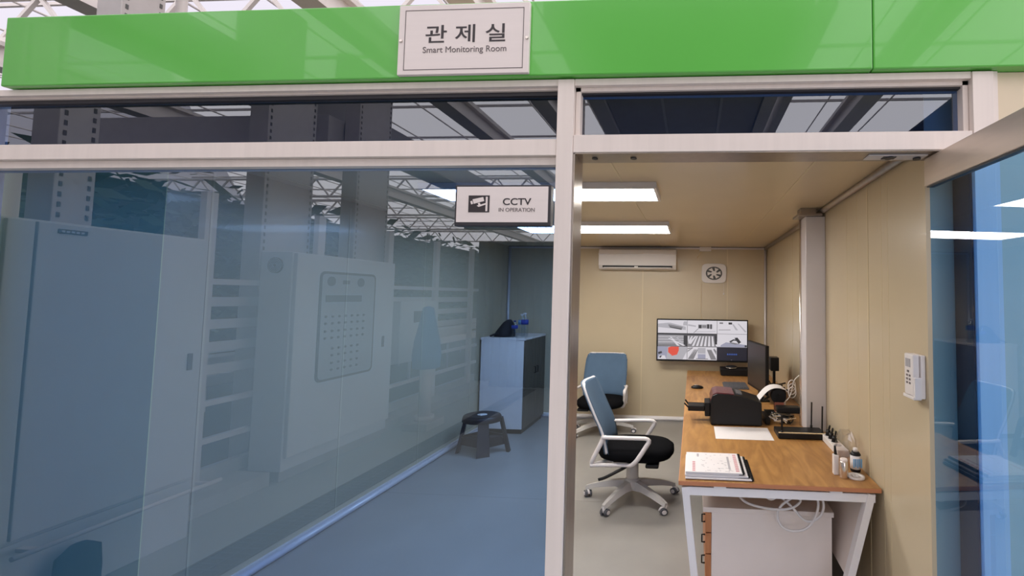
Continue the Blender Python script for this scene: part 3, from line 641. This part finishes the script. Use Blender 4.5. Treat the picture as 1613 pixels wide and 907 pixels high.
# remote in holder
t = thing('remote_control', 'white air conditioner remote in a wall holder beside the glass door', 'remote control', (XR - .02, 2.1, 1.33))
MB().box(XR - .052, XR - .022, 2.062, 2.145, 1.335, 1.522, .006).build('body', M['white_plastic'], t)
MB().box(XR - .054, XR - .0515, 2.085, 2.128, 1.462, 1.50).build('display', M['grey_print'], t)
b = MB()
for i in range(3):
    for j in range(2): b.box(XR - .054, XR - .0515, 2.085 + j * .025, 2.098 + j * .025, 1.385 + i * .017, 1.394 + i * .017)
b.box(XR - .0545, XR - .0515, 2.098, 2.114, 1.437, 1.447); b.build('buttons', M['ink_grey'], t)
b = MB(); b.box(XR - .021, XR - .001, 2.052, 2.152, 1.325, 1.52, .003); b.box(XR - .052, XR - .021, 2.046, 2.060, 1.325, 1.42, .002); b.box(XR - .056, XR - .021, 2.05, 2.15, 1.32, 1.334, .002); b.build('holder', M['white_plastic'], t)

# ------------------------------------------------------------------ office chairs
def chair(cx, cy, ang, lb, drop=0.0):
    t = thing('office_chair', lb, 'chair', (cx, cy, 0), 'blue mesh office chairs')
    ca, sa = math.cos(ang), math.sin(ang)
    def X(co): return (cx + (co.x * ca - co.y * sa) * KX, cy + co.x * sa + co.y * ca, co.z - (drop if co.z > .345 else 0))
    # seat cushion
    def se(a, c, z, x0, n=36, e=2.7):
        r = []
        for k in range(n):
            th = 2 * math.pi * k / n; u, v = math.cos(th), math.sin(th)
            r.append(Vector((x0 + a * math.copysign(abs(u) ** (2 / e), u), c * math.copysign(abs(v) ** (2 / e), v), z)))
        return r
    b = MB(); b.rings([se(.20, .19, .388, .02), se(.255, .235, .405, .025), se(.27, .25, .435, .028), se(.268, .248, .468, .028), se(.245, .225, .492, .025), se(.18, .16, .503, .02), se(.06, .05, .506, .02)])
    b.xf(X).build('seat', M['black_fabric'], t)
    b = MB(); b.box(-.13, .17, -.10, .10, .348, .392, .012); b.box(.11, .20, -.22, -.10, .355, .388, .01); b.xf(X).build('tilt_mechanism', M['black'], t)
    b = MB(); b.tube(chaikin([(-.0, -.06, .36), (-.02, -.18, .352), (-.09, -.24, .325), (-.16, -.26, .285), (-.20, -.265, .272)], 2), .012, 8); b.xf(X).build('lever', M['black'], t)
    # backrest: mesh sheet, curved in plan, in a plastic frame
    prof = [(-.150, .46), (-.160, .53), (-.172, .60), (-.195, .68), (-.228, .76), (-.262, .85), (-.295, .94), (-.318, 1.0), (-.325, 1.02)]
    def wid(z): return .222 + .012 * math.sin((z - .46) / .56 * math.pi) - (.03 * max(0, (z - .97) / .05) ** 2)
    NY = 12
    def sheet(off):
        return [[Vector((x - .035 * (1 - (2 * j / NY - 1) ** 2) + off, (wid(z) + .004) * (2 * j / NY - 1), z)) for j in range(NY + 1)] for x, z in prof]
    for o1, o2 in ((.012, .007), (-.014, -.019)):
        f, bk = sheet(o1), sheet(o2)
        b = MB(); b.rings([f[i] + bk[i][::-1] for i in range(len(prof))]); b.xf(X).build('backrest', M['blue_mesh'], t)
    b = MB()
    path = [(x - .004, -wid(z) + .008, z) for x, z in prof[::1]]
    top = [(-.325 - .035 * (1 - (2 * j / 8 - 1) ** 2), .19 * (2 * j / 8 - 1), 1.016) for j in range(1, 8)]
    path2 = [(x - .004, wid(z) - .008, z) for x, z in prof[::-1]]
    bot = [(-.15 - .035 * (1 - (2 * j / 8 - 1) ** 2), .2 * (1 - 2 * j / 8), .452) for j in range(1, 8)]
    b.tube(chaikin(path + top + path2 + bot, 1, True), .0115, 8, closed=True)
    for s in (-1, 1): b.tube(chaikin([(-.172, s * .232, .62), (-.185, s * .238, .57), (-.235, s * .24, .45), (-.262, s * .23, .37), (-.20, s * .12, .36), (-.09, s * .05, .365)], 2), .017, 8)
    b.xf(X).build('back_frame', M['white_plastic'], t)
    for s in (-1, 1):
        y = s * .262
        lp = chaikin([(-.185, s * .245, .605), (.04, y, .612), (.150, y, .612), (.110, y, .53), (.032, s * .245, .385), (-.03, s * .2, .372), (-.20, s * .22, .372), (-.265, s * .235, .374)], 2)
        b = MB(); b.tube(lp, .0165, 8); b.xf(X).build('armrest', M['white_plastic'], t)
    b = MB(); b.cyl((0, 0, .12), (0, 0, .345), .022); b.lathe([(.042, .19), (.044, .20), (.044, .31), (.036, .32)], (0, 0, 0), 20); b.xf(X).build('gas_lift', M['base_grey'], t)
    b = MB(); b.lathe([(.05, .10), (.062, .115), (.062, .165), (.046, .195)], (0, 0, 0), 20)
    angs = [math.radians(a) - (ang if abs(ang) < .01 else 0) for a in (172, 243, 318, 30, 100)]
    for a in angs:
        d = Vector((math.cos(a), math.sin(a), 0)); n = Vector((-d.y, d.x, 0)); rr = []
        for r, wd, z0, z1 in ((.03, .034, .105, .18), (.12, .032, .115, .165), (.22, .026, .098, .14), (.30, .022, .078, .112), (.345, .018, .062, .092)):
            rr.append([d * r + n * wd + Vector((0, 0, z0)), d * r - n * wd + Vector((0, 0, z0)), d * r - n * wd * .6 + Vector((0, 0, z1)), d * r + n * wd * .6 + Vector((0, 0, z1))])
        b.rings(rr, smooth=False)
    st = b.xf(X).build('star_base', M['base_grey'], t)
    for i, a in enumerate(angs):
        d = Vector((math.cos(a), math.sin(a), 0)) * .335; ca2 = a + .6 + i; n = Vector((math.cos(ca2), math.sin(ca2), 0)); u = Vector((-n.y, n.x, 0))
        b = MB(); c = d + u * .012 + Vector((0, 0, .0285))
        b.mi = 1
        for s in (-1, 1): b.cyl(c + n * s * .007, c + n * s * .025, .028, .026, 16)
        b.mi = 0; b.cyl(c - n * .03, c - n * .0255, .016, .016, 14); b.cyl(c + n * .0255, c + n * .03, .016, .016, 14)
        b.cyl(d + Vector((0, 0, .03)), d + Vector((0, 0, .075)), .011, .011, 10); b.tube([c + u * .03 + Vector((0, 0, .004)), c + u * .018 + Vector((0, 0, .026)), c + Vector((0, 0, .034)), c - u * .018 + Vector((0, 0, .026))], .008, 8)
        b.xf(X).build('caster', [M['white_plastic'], M['grey_plastic']], st)
chair(-.515, 3.86, 0.0, 'blue mesh office chair in the middle facing the desk')
chair(-1.175, 5.66, math.radians(-90), 'blue mesh office chair at the back near the back wall, partly behind the post', .035)

# ------------------------------------------------------------------ left part of the room
t = thing('storage_cabinet', 'white storage cabinet with wood doors in the back left corner', 'cabinet', (-2.44, 5.9, 0))
x0, x1, y0, y1 = XL + .03, -2.165, 5.50, 6.27
MB().box(x0, x1, y0, y1, .06, 1.185, .002).build('body', M['white_board'], t)
MB().box(x0 - .005, x1 + .022, y0 - .008, y1, 1.185, 1.212, .002).build('top', M['white_board'], t)
MB().box(x0 + .02, x1 - .01, y0 + .015, y1 - .02, 0.0005, .06).build('plinth', M['black'], t)
for k in range(2):
    a = y0 + .005 + k * .383; dd = MB().box(x1, x1 + .018, a, a + .378, .065, 1.18, .001).build('door', M['cab_door'], t)
    yh = a + .34 if k == 0 else a + .04
    MB().tube([(x1 + .018, yh, .80), (x1 + .04, yh, .80), (x1 + .04, yh, .72), (x1 + .018, yh, .72)], .006, 6).build('handle', M['black'], dd)
Tz = 1.2125
b = MB(); r0 = random.Random(2); rings = []
for z, rx, ry, ox in ((.0, .14, .12, 0), (.06, .13, .115, .01), (.13, .095, .10, .03), (.19, .06, .08, .05), (.225, .02, .04, .06)):
    rings.append([Vector((-2.52 + ox + rx * math.cos(2 * math.pi * k / 20) * r0.uniform(.94, 1.06), 5.72 + ry * math.sin(2 * math.pi * k / 20) * r0.uniform(.94, 1.06), Tz + z)) for k in range(20)])
b.rings(rings); t = b.build('backpack', M['bag'], origin=(-2.5, 5.72, Tz)); tag(t, 'dark fabric bag slumped on the white storage cabinet', 'bag')
MB().tube(chaikin([(-2.66, 5.60, Tz + .012), (-2.6, 5.58, Tz + .035), (-2.55, 5.60, Tz + .05)], 2), .012, 8).build('strap', M['bag'], t)
def bottle(x, y, h, r, lm, cm, lb):
    t = thing('water_bottle', lb, 'bottle', (x, y, Tz), 'water bottles on the storage cabinet')
    MB().lathe([(r * .85, .0005), (r, .01), (r, h * .45), (r * .9, h * .5), (r, h * .55), (r, h * .72), (r * .4, h * .9), (r * .36, h * .94)], (x, y, Tz), 18, sx=KX).build('body', M['bottle'], t)
    MB().lathe([(r * 1.02, h * .52), (r * 1.02, h * .72)], (x, y, Tz), 18, sx=KX).build('label', lm, t)
    MB().lathe([(r * .42, h * .93), (r * .42, h * .99), (r * .36, h)], (x, y, Tz), 14, sx=KX).build('cap', cm, t)
bottle(-2.335, 5.60, .22, .034, M['label_blue'], M['label_blue'], 'short water bottle with blue cap next to the dark bag')
bottle(-2.32, 5.80, .30, .040, M['label_sky'], M['cable_white'], 'water bottle with sky blue label behind the two others')
bottle(-2.225, 5.66, .32, .040, M['label_blue'], M['cable_white'], 'tallest water bottle with dark blue label and white cap')
# plastic stool
sx, sy_ = -2.37, 4.86
t = thing('plastic_stool', 'dark brown plastic stool standing in front of the white cabinet', 'stool', (sx, sy_, 0))
MB().lathe([(.172, .345), (.182, .348), (.178, .385), (.170, .408), (.15, .416), (.12, .413), (.03, .411)], (sx, sy_, 0), 32, sx=KX * .98).build('seat', M['stool'], t)
MB().lathe([(.045, .4125), (.045, .4145), (.01, .415)], (sx, sy_, 0), 20, sx=KX).build('seat_inlay', M['paper'], t)
feet = [(-2.615, 4.81), (-2.265, 4.69), (-2.075, 4.91), (-2.43, 5.05)]
for i, (fx_, fy_) in enumerate(feet):
    d = Vector((fx_ - sx, fy_ - sy_, 0)); tp = Vector((sx, sy_, 0)) + d * .70; n = Vector((-d.y, d.x, 0)).normalized(); dn = d.normalized()
    b = MB(); rr = []
    wd = .062 if i == 1 else .036
    for z, k in ((.385, 0.), (.2, .5), (.06, .88), (.012, 1.0), (.0005, 1.08)):
        p = tp.lerp(Vector((fx_, fy_, 0)), k); q = wd * (.85 + .25 * k)
        rr.append([p + n * q + dn * .012 + Vector((0, 0, z)), p - n * q + dn * .012 + Vector((0, 0, z)), p - n * q * .8 - dn * .02 + Vector((0, 0, z)), p + n * q * .8 - dn * .02 + Vector((0, 0, z))])
    b.rings(rr, smooth=False); b.build('leg', M['stool'], t)
b = MB()
for i in range(4):
    p, q = Vector((*feet[i], 0)), Vector((*feet[(i + 1) % 4], 0)); c = Vector((sx, sy_, 0))
    p = c + (p - c) * .88; q = c + (q - c) * .88
    b.bar(p + Vector((0, 0, .135)), q + Vector((0, 0, .135)), .014, .10)
    b.bar(c + (p - c) * .9 + Vector((0, 0, .165)), c + Vector((0, 0, .165)), .09, .012)
b.build('lower_shelf', M['stool'], t)

# ------------------------------------------------------------------ greenhouse corridor (seen reflected in the glass)
ML = 2 * YG      # y of a thing whose mirror image stands at depth v is ML - v
t = thing('control_cabinet', 'tall white electrical cabinet reflected at the left of the glass', 'electrical cabinet', (-3.8, 1.3, 0))
MB().box(-4.1, -3.62, .90, 1.87, .0005, .40, .003).build('plinth', M['cab_white'], t)
MB().box(-4.1, -3.625, .90, 1.87, .40, 2.15, .004).build('body', M['cab_white'], t)
for a, c, nm in ((.905, 1.755, 'a'), (1.76, 1.865, 'b')):
    dd = MB().box(-3.624, -3.60, a, c - .006, .425, 2.14, .004).build('door', M['cab_white'], t)
    if nm == 'a':
        MB().box(-3.6, -3.588, .965, .995, 1.20, 1.32, .004).build('handle', M['seam_dark'], dd)
        b = MB(); b.box(-3.6, -3.596, 1.555, 1.675, 2.085, 2.11); b.mi = 1
        for k in range(5): b.box(-3.5965, -3.5945, 1.57 + k * .02, 1.583 + k * .02, 2.092, 2.103)
        b.build('name_plate', [M['seam_dark'], M['cab_white']], dd)
tag(MB().tube([(-3.50, .80, .37), (-3.50, 1.80, .37)], .014, 8).box(-3.598, -3.5, .865, .89, .36, .38).box(-3.598, -3.5, 1.70, 1.73, .36, .38).build('guard_rail', M['white_steel']), 'thin pale rail along the tall cabinet plinth in the reflection', 'rail')
b = MB(); r0 = random.Random(11)
b.rings([[Vector((-3.545 + rx * math.cos(2 * math.pi * k / 16) * r0.uniform(.8, 1.2), 1.52 + ry * math.sin(2 * math.pi * k / 16) * r0.uniform(.85, 1.15), z)) for k in range(16)] for z, rx, ry in ((.0008, .045, .12), (.12, .042, .11), (.25, .035, .09), (.30, .015, .03))])
tag(b.build('dark_rag_bag', M['bag']), 'dark bundle beside the tall cabinet plinth at the lower left', 'bag')
t = thing('switch_panel', 'white control panel with rows of switches reflected mid glass', 'electrical cabinet', (-3.95, -.6, 0))
MB().box(-4.12, -3.80, -1.36, .02, .10, 2.15, .004).build('body', M['cab_white'], t)
MB().box(-4.1, -3.83, -1.33, 0, .0005, .10).build('plinth', M['concrete'], t)
dd = MB().box(-3.80, -3.76, -1.35, .005, .22, 2.14, .005).build('door', M['cab_white'], t)
def rrect(u0, u1, v0, v1, r, n=6):
    p = []
    for cx, cz, a0 in ((u1 - r, v1 - r, 0), (u0 + r, v1 - r, 90), (u0 + r, v0 + r, 180), (u1 - r, v0 + r, 270)):
        for k in range(n + 1):
            a = math.radians(a0 + 90 * k / n); p.append((cx + r * math.cos(a), cz + r * math.sin(a)))
    return p
U0, U1, V0, V1 = -1.02, -.25, .86, 1.985
MB().prism(rrect(U0, U1, V0, V1, .06), 'X', -3.76, -3.752).build('window_seal', M['seam_dark'], dd)
MB().prism(rrect(U0 + .025, U1 - .025, V0 + .025, V1 - .025, .045), 'X', -3.752, -3.748).build('switch_plate', M['panel_grey'], dd)
sw = None
for row, z in enumerate((1.52, 1.45, 1.37, 1.30, 1.19, 1.12, 1.04, .97)):
    for k in range(7 if row < 4 else 5):
        y = -.33 - k * .085 - (0 if row < 4 else .1); 
        if sw is None: sw = MB().cyl((-3.748, y, z), (-3.735, y, z), .013, .011, 8).build('switch', M['seam_dark'], dd); sy0, sz0_ = y, z
        else:
            c = sw.copy(); C.objects.link(c); c.parent = dd; c.location = (0, y - sy0, z - sz0_)
for y in (-.38, -.78): MB().cyl((-3.748, y, 1.885), (-3.742, y, 1.885), .05, .05, 20).build('meter', M['grey_plastic'], dd)
b = MB()
b.box(-3.748, -3.742, -.62, -.53, 1.86, 1.90); b.box(-3.748, -3.744, -.80, -.32, 1.67, 1.74); b.build('name_strip', M['grey_plastic'], dd)
MB().box(-3.76, -3.748, -1.20, -1.17, 1.12, 1.25).build('handle', M['grey_plastic'], dd)
b = MB(); N = 24
b.prism([(-3.96 + .075 * math.cos(2 * math.pi * k / N), 2.02 + .075 * math.sin(2 * math.pi * k / N)) for k in range(N)], 'Y', .02, .035); b.build('vent_fan', M['seam_dark'], t)
b = MB()
for k in range(4): b.tube([(-3.96 + (.02 + .015 * k) * math.cos(2 * math.pi * a / 20), .037, 2.02 + (.02 + .015 * k) * math.sin(2 * math.pi * a / 20)) for a in range(20)], .003, 5, closed=True)
b.build('vent_grille', M['galv'], t)
t = thing('gauge_box', 'small white wall box with two dark meters in the reflection', 'electrical box', (-3.98, -2.2, .8))
MB().box(-4.06, -3.94, -2.62, -1.75, .82, 1.66, .004).build('body', M['cab_white'], t)
for y in (-2.12, -2.36): MB().box(-3.94, -3.93, y - .09, y + .09, 1.36, 1.52, .003).build('meter', M['grey_plastic'], t)
# pipe with blue cover
t = thing('covered_pump', 'white standpipe with a blue cloth cover reflected beside the switch panel', 'pump', (-3.55, -1.75, 0))
MB().box(-3.72, -3.38, -1.95, -1.55, .0005, .10, .01).build('base', M['concrete'], t)
b = MB(); b.cyl((-3.55, -1.75, .1), (-3.55, -1.75, 1.0), .075); b.cyl((-3.55, -1.75, .1), (-3.55, -1.75, .16), .12); b.build('standpipe', M['white_steel'], t)
b = MB(); r0 = random.Random(4)
b.rings([[Vector((-3.55 + r * math.cos(2 * math.pi * k / 22) * (1 + .12 * math.sin(k * 2.3)), -1.75 + r * 1.0 * math.sin(2 * math.pi * k / 22) * (1 + .12 * math.sin(k * 1.7)), z)) for k in range(22)] for z, r in ((.78, .15), (.95, .16), (1.15, .14), (1.4, .09), (1.58, .06), (1.6, .02))])
b.build('cloth_cover', M['blue_cloth'], t)
# floor drain and kerb
b = MB(); b.box(-3.20, -2.92, -4.2, 1.82, .0005, .006); b.mi = 1
for k in range(100): b.box(-3.19, -2.93, 1.78 - k * .06, 1.795 - k * .06, .006, .009)
for x in (-3.2, -3.06, -2.94): b.box(x, x + .02, -4.2, 1.82, .006, .010)
tag(b.build('floor_grate', [M['dark_backing'], M['grate']]), 'long dark drain grating in the corridor floor seen reflected', 'drain')
b = MB(); b.box(-4.25, -3.90, -4.3, -1.40, 0.0005, .12); b.box(-4.25, -3.85, .07, .83, .0005, .12); struct(b.build('trim_15', M['concrete']))
# partition of white posts and rails
t = thing('greenhouse_partition', 'white framed greenhouse partition with horizontal rails in the reflection', 'partition', (-4.15, -1.3, 0))
PX = -4.18
for y in (1.55, .44, -.68, -1.80, -2.91, -4.03): MB().box(PX - .03, PX + .03, y - .045, y + .045, 0.13, 2.62).build('post', M['white_steel'], t)
for z, h in ((1.85, .05), (.80, .045), (.48, .045)):
    MB().box(PX - .025, PX + .025, -4.3, 1.7, z - h / 2, z + h / 2).build('rail', M['white_steel'], t)
b = MB()
for k in range(4): b.box(PX - .10, PX - .085, -4.3, 1.7, 1.03 + k * .20, 1.115 + k * .20)
b.build('slats', M['white_steel'], t)
MB().box(PX - .06, PX + .0, -4.3, 1.7, 0.121, .24).build('kick_plate', M['concrete'], t)
# columns
for i, (y0, y1, x, lb) in enumerate(((1.10, 1.30, -4.35, 'slotted steel column reflected at the far left above the cabinet'), (-.66, -.11, -4.35, 'broad steel column reflected behind the switch panel'), (-1.86, -1.28, -4.35, 'widest steel column reflected right of the switch panel'), (2.84, 3.10, -4.32, 'pale steel column rising above the fascia at the upper left'))):
    t = thing('steel_column', lb, 'column', (x, (y0 + y1) / 2, 0), 'greenhouse columns')
    MB().box(x - .12, x + .08, y0, y1, 0.0005, 4.749, .005).build('shaft', M['galv'], t)
    b = MB()
    for k in range(40):
        z = 1.9 + k * .07
        for yy in (y0 + .03, y1 - .03): b.box(x + .08, x + .084, yy - .008, yy + .008, z, z + .035)
    b.build('slots', M['seam_dark'], t)
tag(MB().cyl((-4.3, 3.25, .0005), (-4.3, 3.25, 4.749), .035).build('rain_pipe', M['white_steel']), 'thin white pipe right of the pale column at the upper left', 'pipe')
# roof steel
beam_l = {-6.5: 'pale roof beam crossing the sky at the upper left corner', -4.0: 'pale roof beam above the fascia near the room sign', -2.4: 'roof beam over the corridor left of the grey duct', 2.6: 'roof beam over the corridor right of the grey duct', -9.5: 'outermost roof beam far to the left of the room'}
for x, lb in beam_l.items():
    b = MB(); z = 4.75; b.box(x - .14, x + .14, -26, 22, z, z + .07); b.box(x - .035, x + .035, -26, 22, z + .07, z + .30); b.box(x - .12, x + .12, -26, 22, z + .30, z + .36)
    tag(b.build('roof_beam', M['white_steel']), lb, 'beam', 'greenhouse roof beams')
def truss(y, z0=5.115, z1=5.8, x0=-20, x1=9):
    b = MB(); b.box(x0, x1, y - .04, y + .04, z0, z0 + .07); b.box(x0, x1, y - .04, y + .04, z1 - .06, z1); n = int((x1 - x0) / .55)
    for k in range(n):
        a = x0 + k * .55; b.bar((a, y, z0 + .03 if k % 2 else z1 - .03), (a + .55, y, z1 - .03 if k % 2 else z0 + .03), .045)
    return b.build('lattice_truss', M['white_steel'])
for y, q in ((-10.5, 'nearest'), (-14, 'second'), (-18, 'third'), (-23, 'furthest')):
    tag(truss(y), '%s lattice roof truss behind the camera seen in the glass' % q, 'truss', 'lattice roof trusses')
for y, q in ((5.2, 'nearer'), (9.5, 'further')):
    tag(truss(y), '%s lattice roof truss over the room beyond the fascia' % q, 'truss', 'lattice roof trusses')
b = MB()
for k in range(24): b.box(-20, 9, -26 + k * 2.0, -25.96 + k * 2.0, 6.25, 6.30)
for k in range(22): b.tube([(-20 + k * 1.35, -26, 6.2), (-20 + k * 1.35, 22, 6.2)], .018, 6)
struct(b.build('trim_16', M['white_steel']))
t = thing('overhead_duct', 'broad grey overhead duct reflected in the pane above the door', 'duct', (-.2, -5, 4.7))
MB().box(-1.35, 1.0, -11, -.6, 4.75, 5.05).build('casing', M['grey_panel'], t)
b = MB(); b.box(-1.6, -1.36, -11, -.6, 4.68, 4.98); b.box(1.01, 1.2, -11, -.6, 4.70, 5.0); b.box(1.3, 1.42, -11, -.6, 4.7, 4.95)
for x in (-.5, .4): b.box(x - .02, x + .02, -11, -.6, 4.735, 4.75)
b.build('edge_rails', M['galv'], t)
b = MB(); b.box(3.75, 9, -14, -2.2, 4.70, 4.74); tag(b.build('folded_shade', M['shade']), 'dark folded shade cloth overhead at the right of the corridor', 'shade cloth')
t = thing('box_girder', 'deep grey box girder reflected in the upper left pane', 'beam', (-6, -1, 3.5))
MB().box(-7.6, -4.48, -1.35, -1.05, 3.45, 3.95, .006).build('web', M['galv'], t)
MB().box(-7.6, -4.48, -1.6, -.85, 3.42, 3.45).build('lower_flange', M['galv'], t)
t2 = MB().box(-5.6, -5.0, -8, 1.2, 4.1, 4.5, .006).build('cable_duct', M['grey_panel']); tag(t2, 'dark overhead cable duct running along the plant rows', 'duct')
# added dark screen that keeps the glass reflection dim; then plants and gutters
b = MB(); n = 18
for k in range(n):
    x = -4.12 + k * .16; b.tube([(x, -4.36, .01), (x, -4.36, 2.80)], .085, 6)
o = b.build('added_dark_screen', M['shade']); o.name = 'wall_added_screen'; struct(o)
b = MB(); b.box(-9.6, -9.5, -26, 8, 0, 3.6); struct(b.build('wall_sky_blocker', M['shade']))  # added dark backing, blocks the sky behind the foliage rows
t = thing('growing_gutters', 'white growing gutters and pipes behind the partition in the reflection', 'gutter', (-5.2, -3, .8))
for k in range(3):
    x = -5.0 - k * 1.3
    MB().box(x - .15, x + .15, -12, 2.5, .80, .92, .01).build('gutter', M['white_steel'], t)
    b = MB()
    for j in range(10): b.bar((x, -11.5 + j * 1.5, -.12), (x, -11.5 + j * 1.5, .8), .04)
    b.build('stand', M['galv'], t)
b = MB(); r0 = random.Random(21)
for k in range(9000):
    row = r0.randrange(3); x = min(-4.8, -5.15 - row * 1.3 + r0.gauss(0, .22)); y = r0.uniform(-12, 2.6); z = 1.10 + 1.85 * r0.random() ** .75
    s = r0.uniform(.05, .14); a = r0.uniform(0, 6.28); e = r0.uniform(-.9, .9)
    u = Vector((math.cos(a), math.sin(a), e * .5)) * s; v = Vector((-math.sin(a) * .5, math.cos(a) * .5, e)) * s * .7
    c = Vector((x, y, z)); b.face([c - u, c - v * .8 + u * .1, c + u, c + v * .8 + u * .1])
tag(b.build('crop_foliage', M['leaf']), 'dark green crop foliage in rows behind the partition', 'plants', kind='stuff')
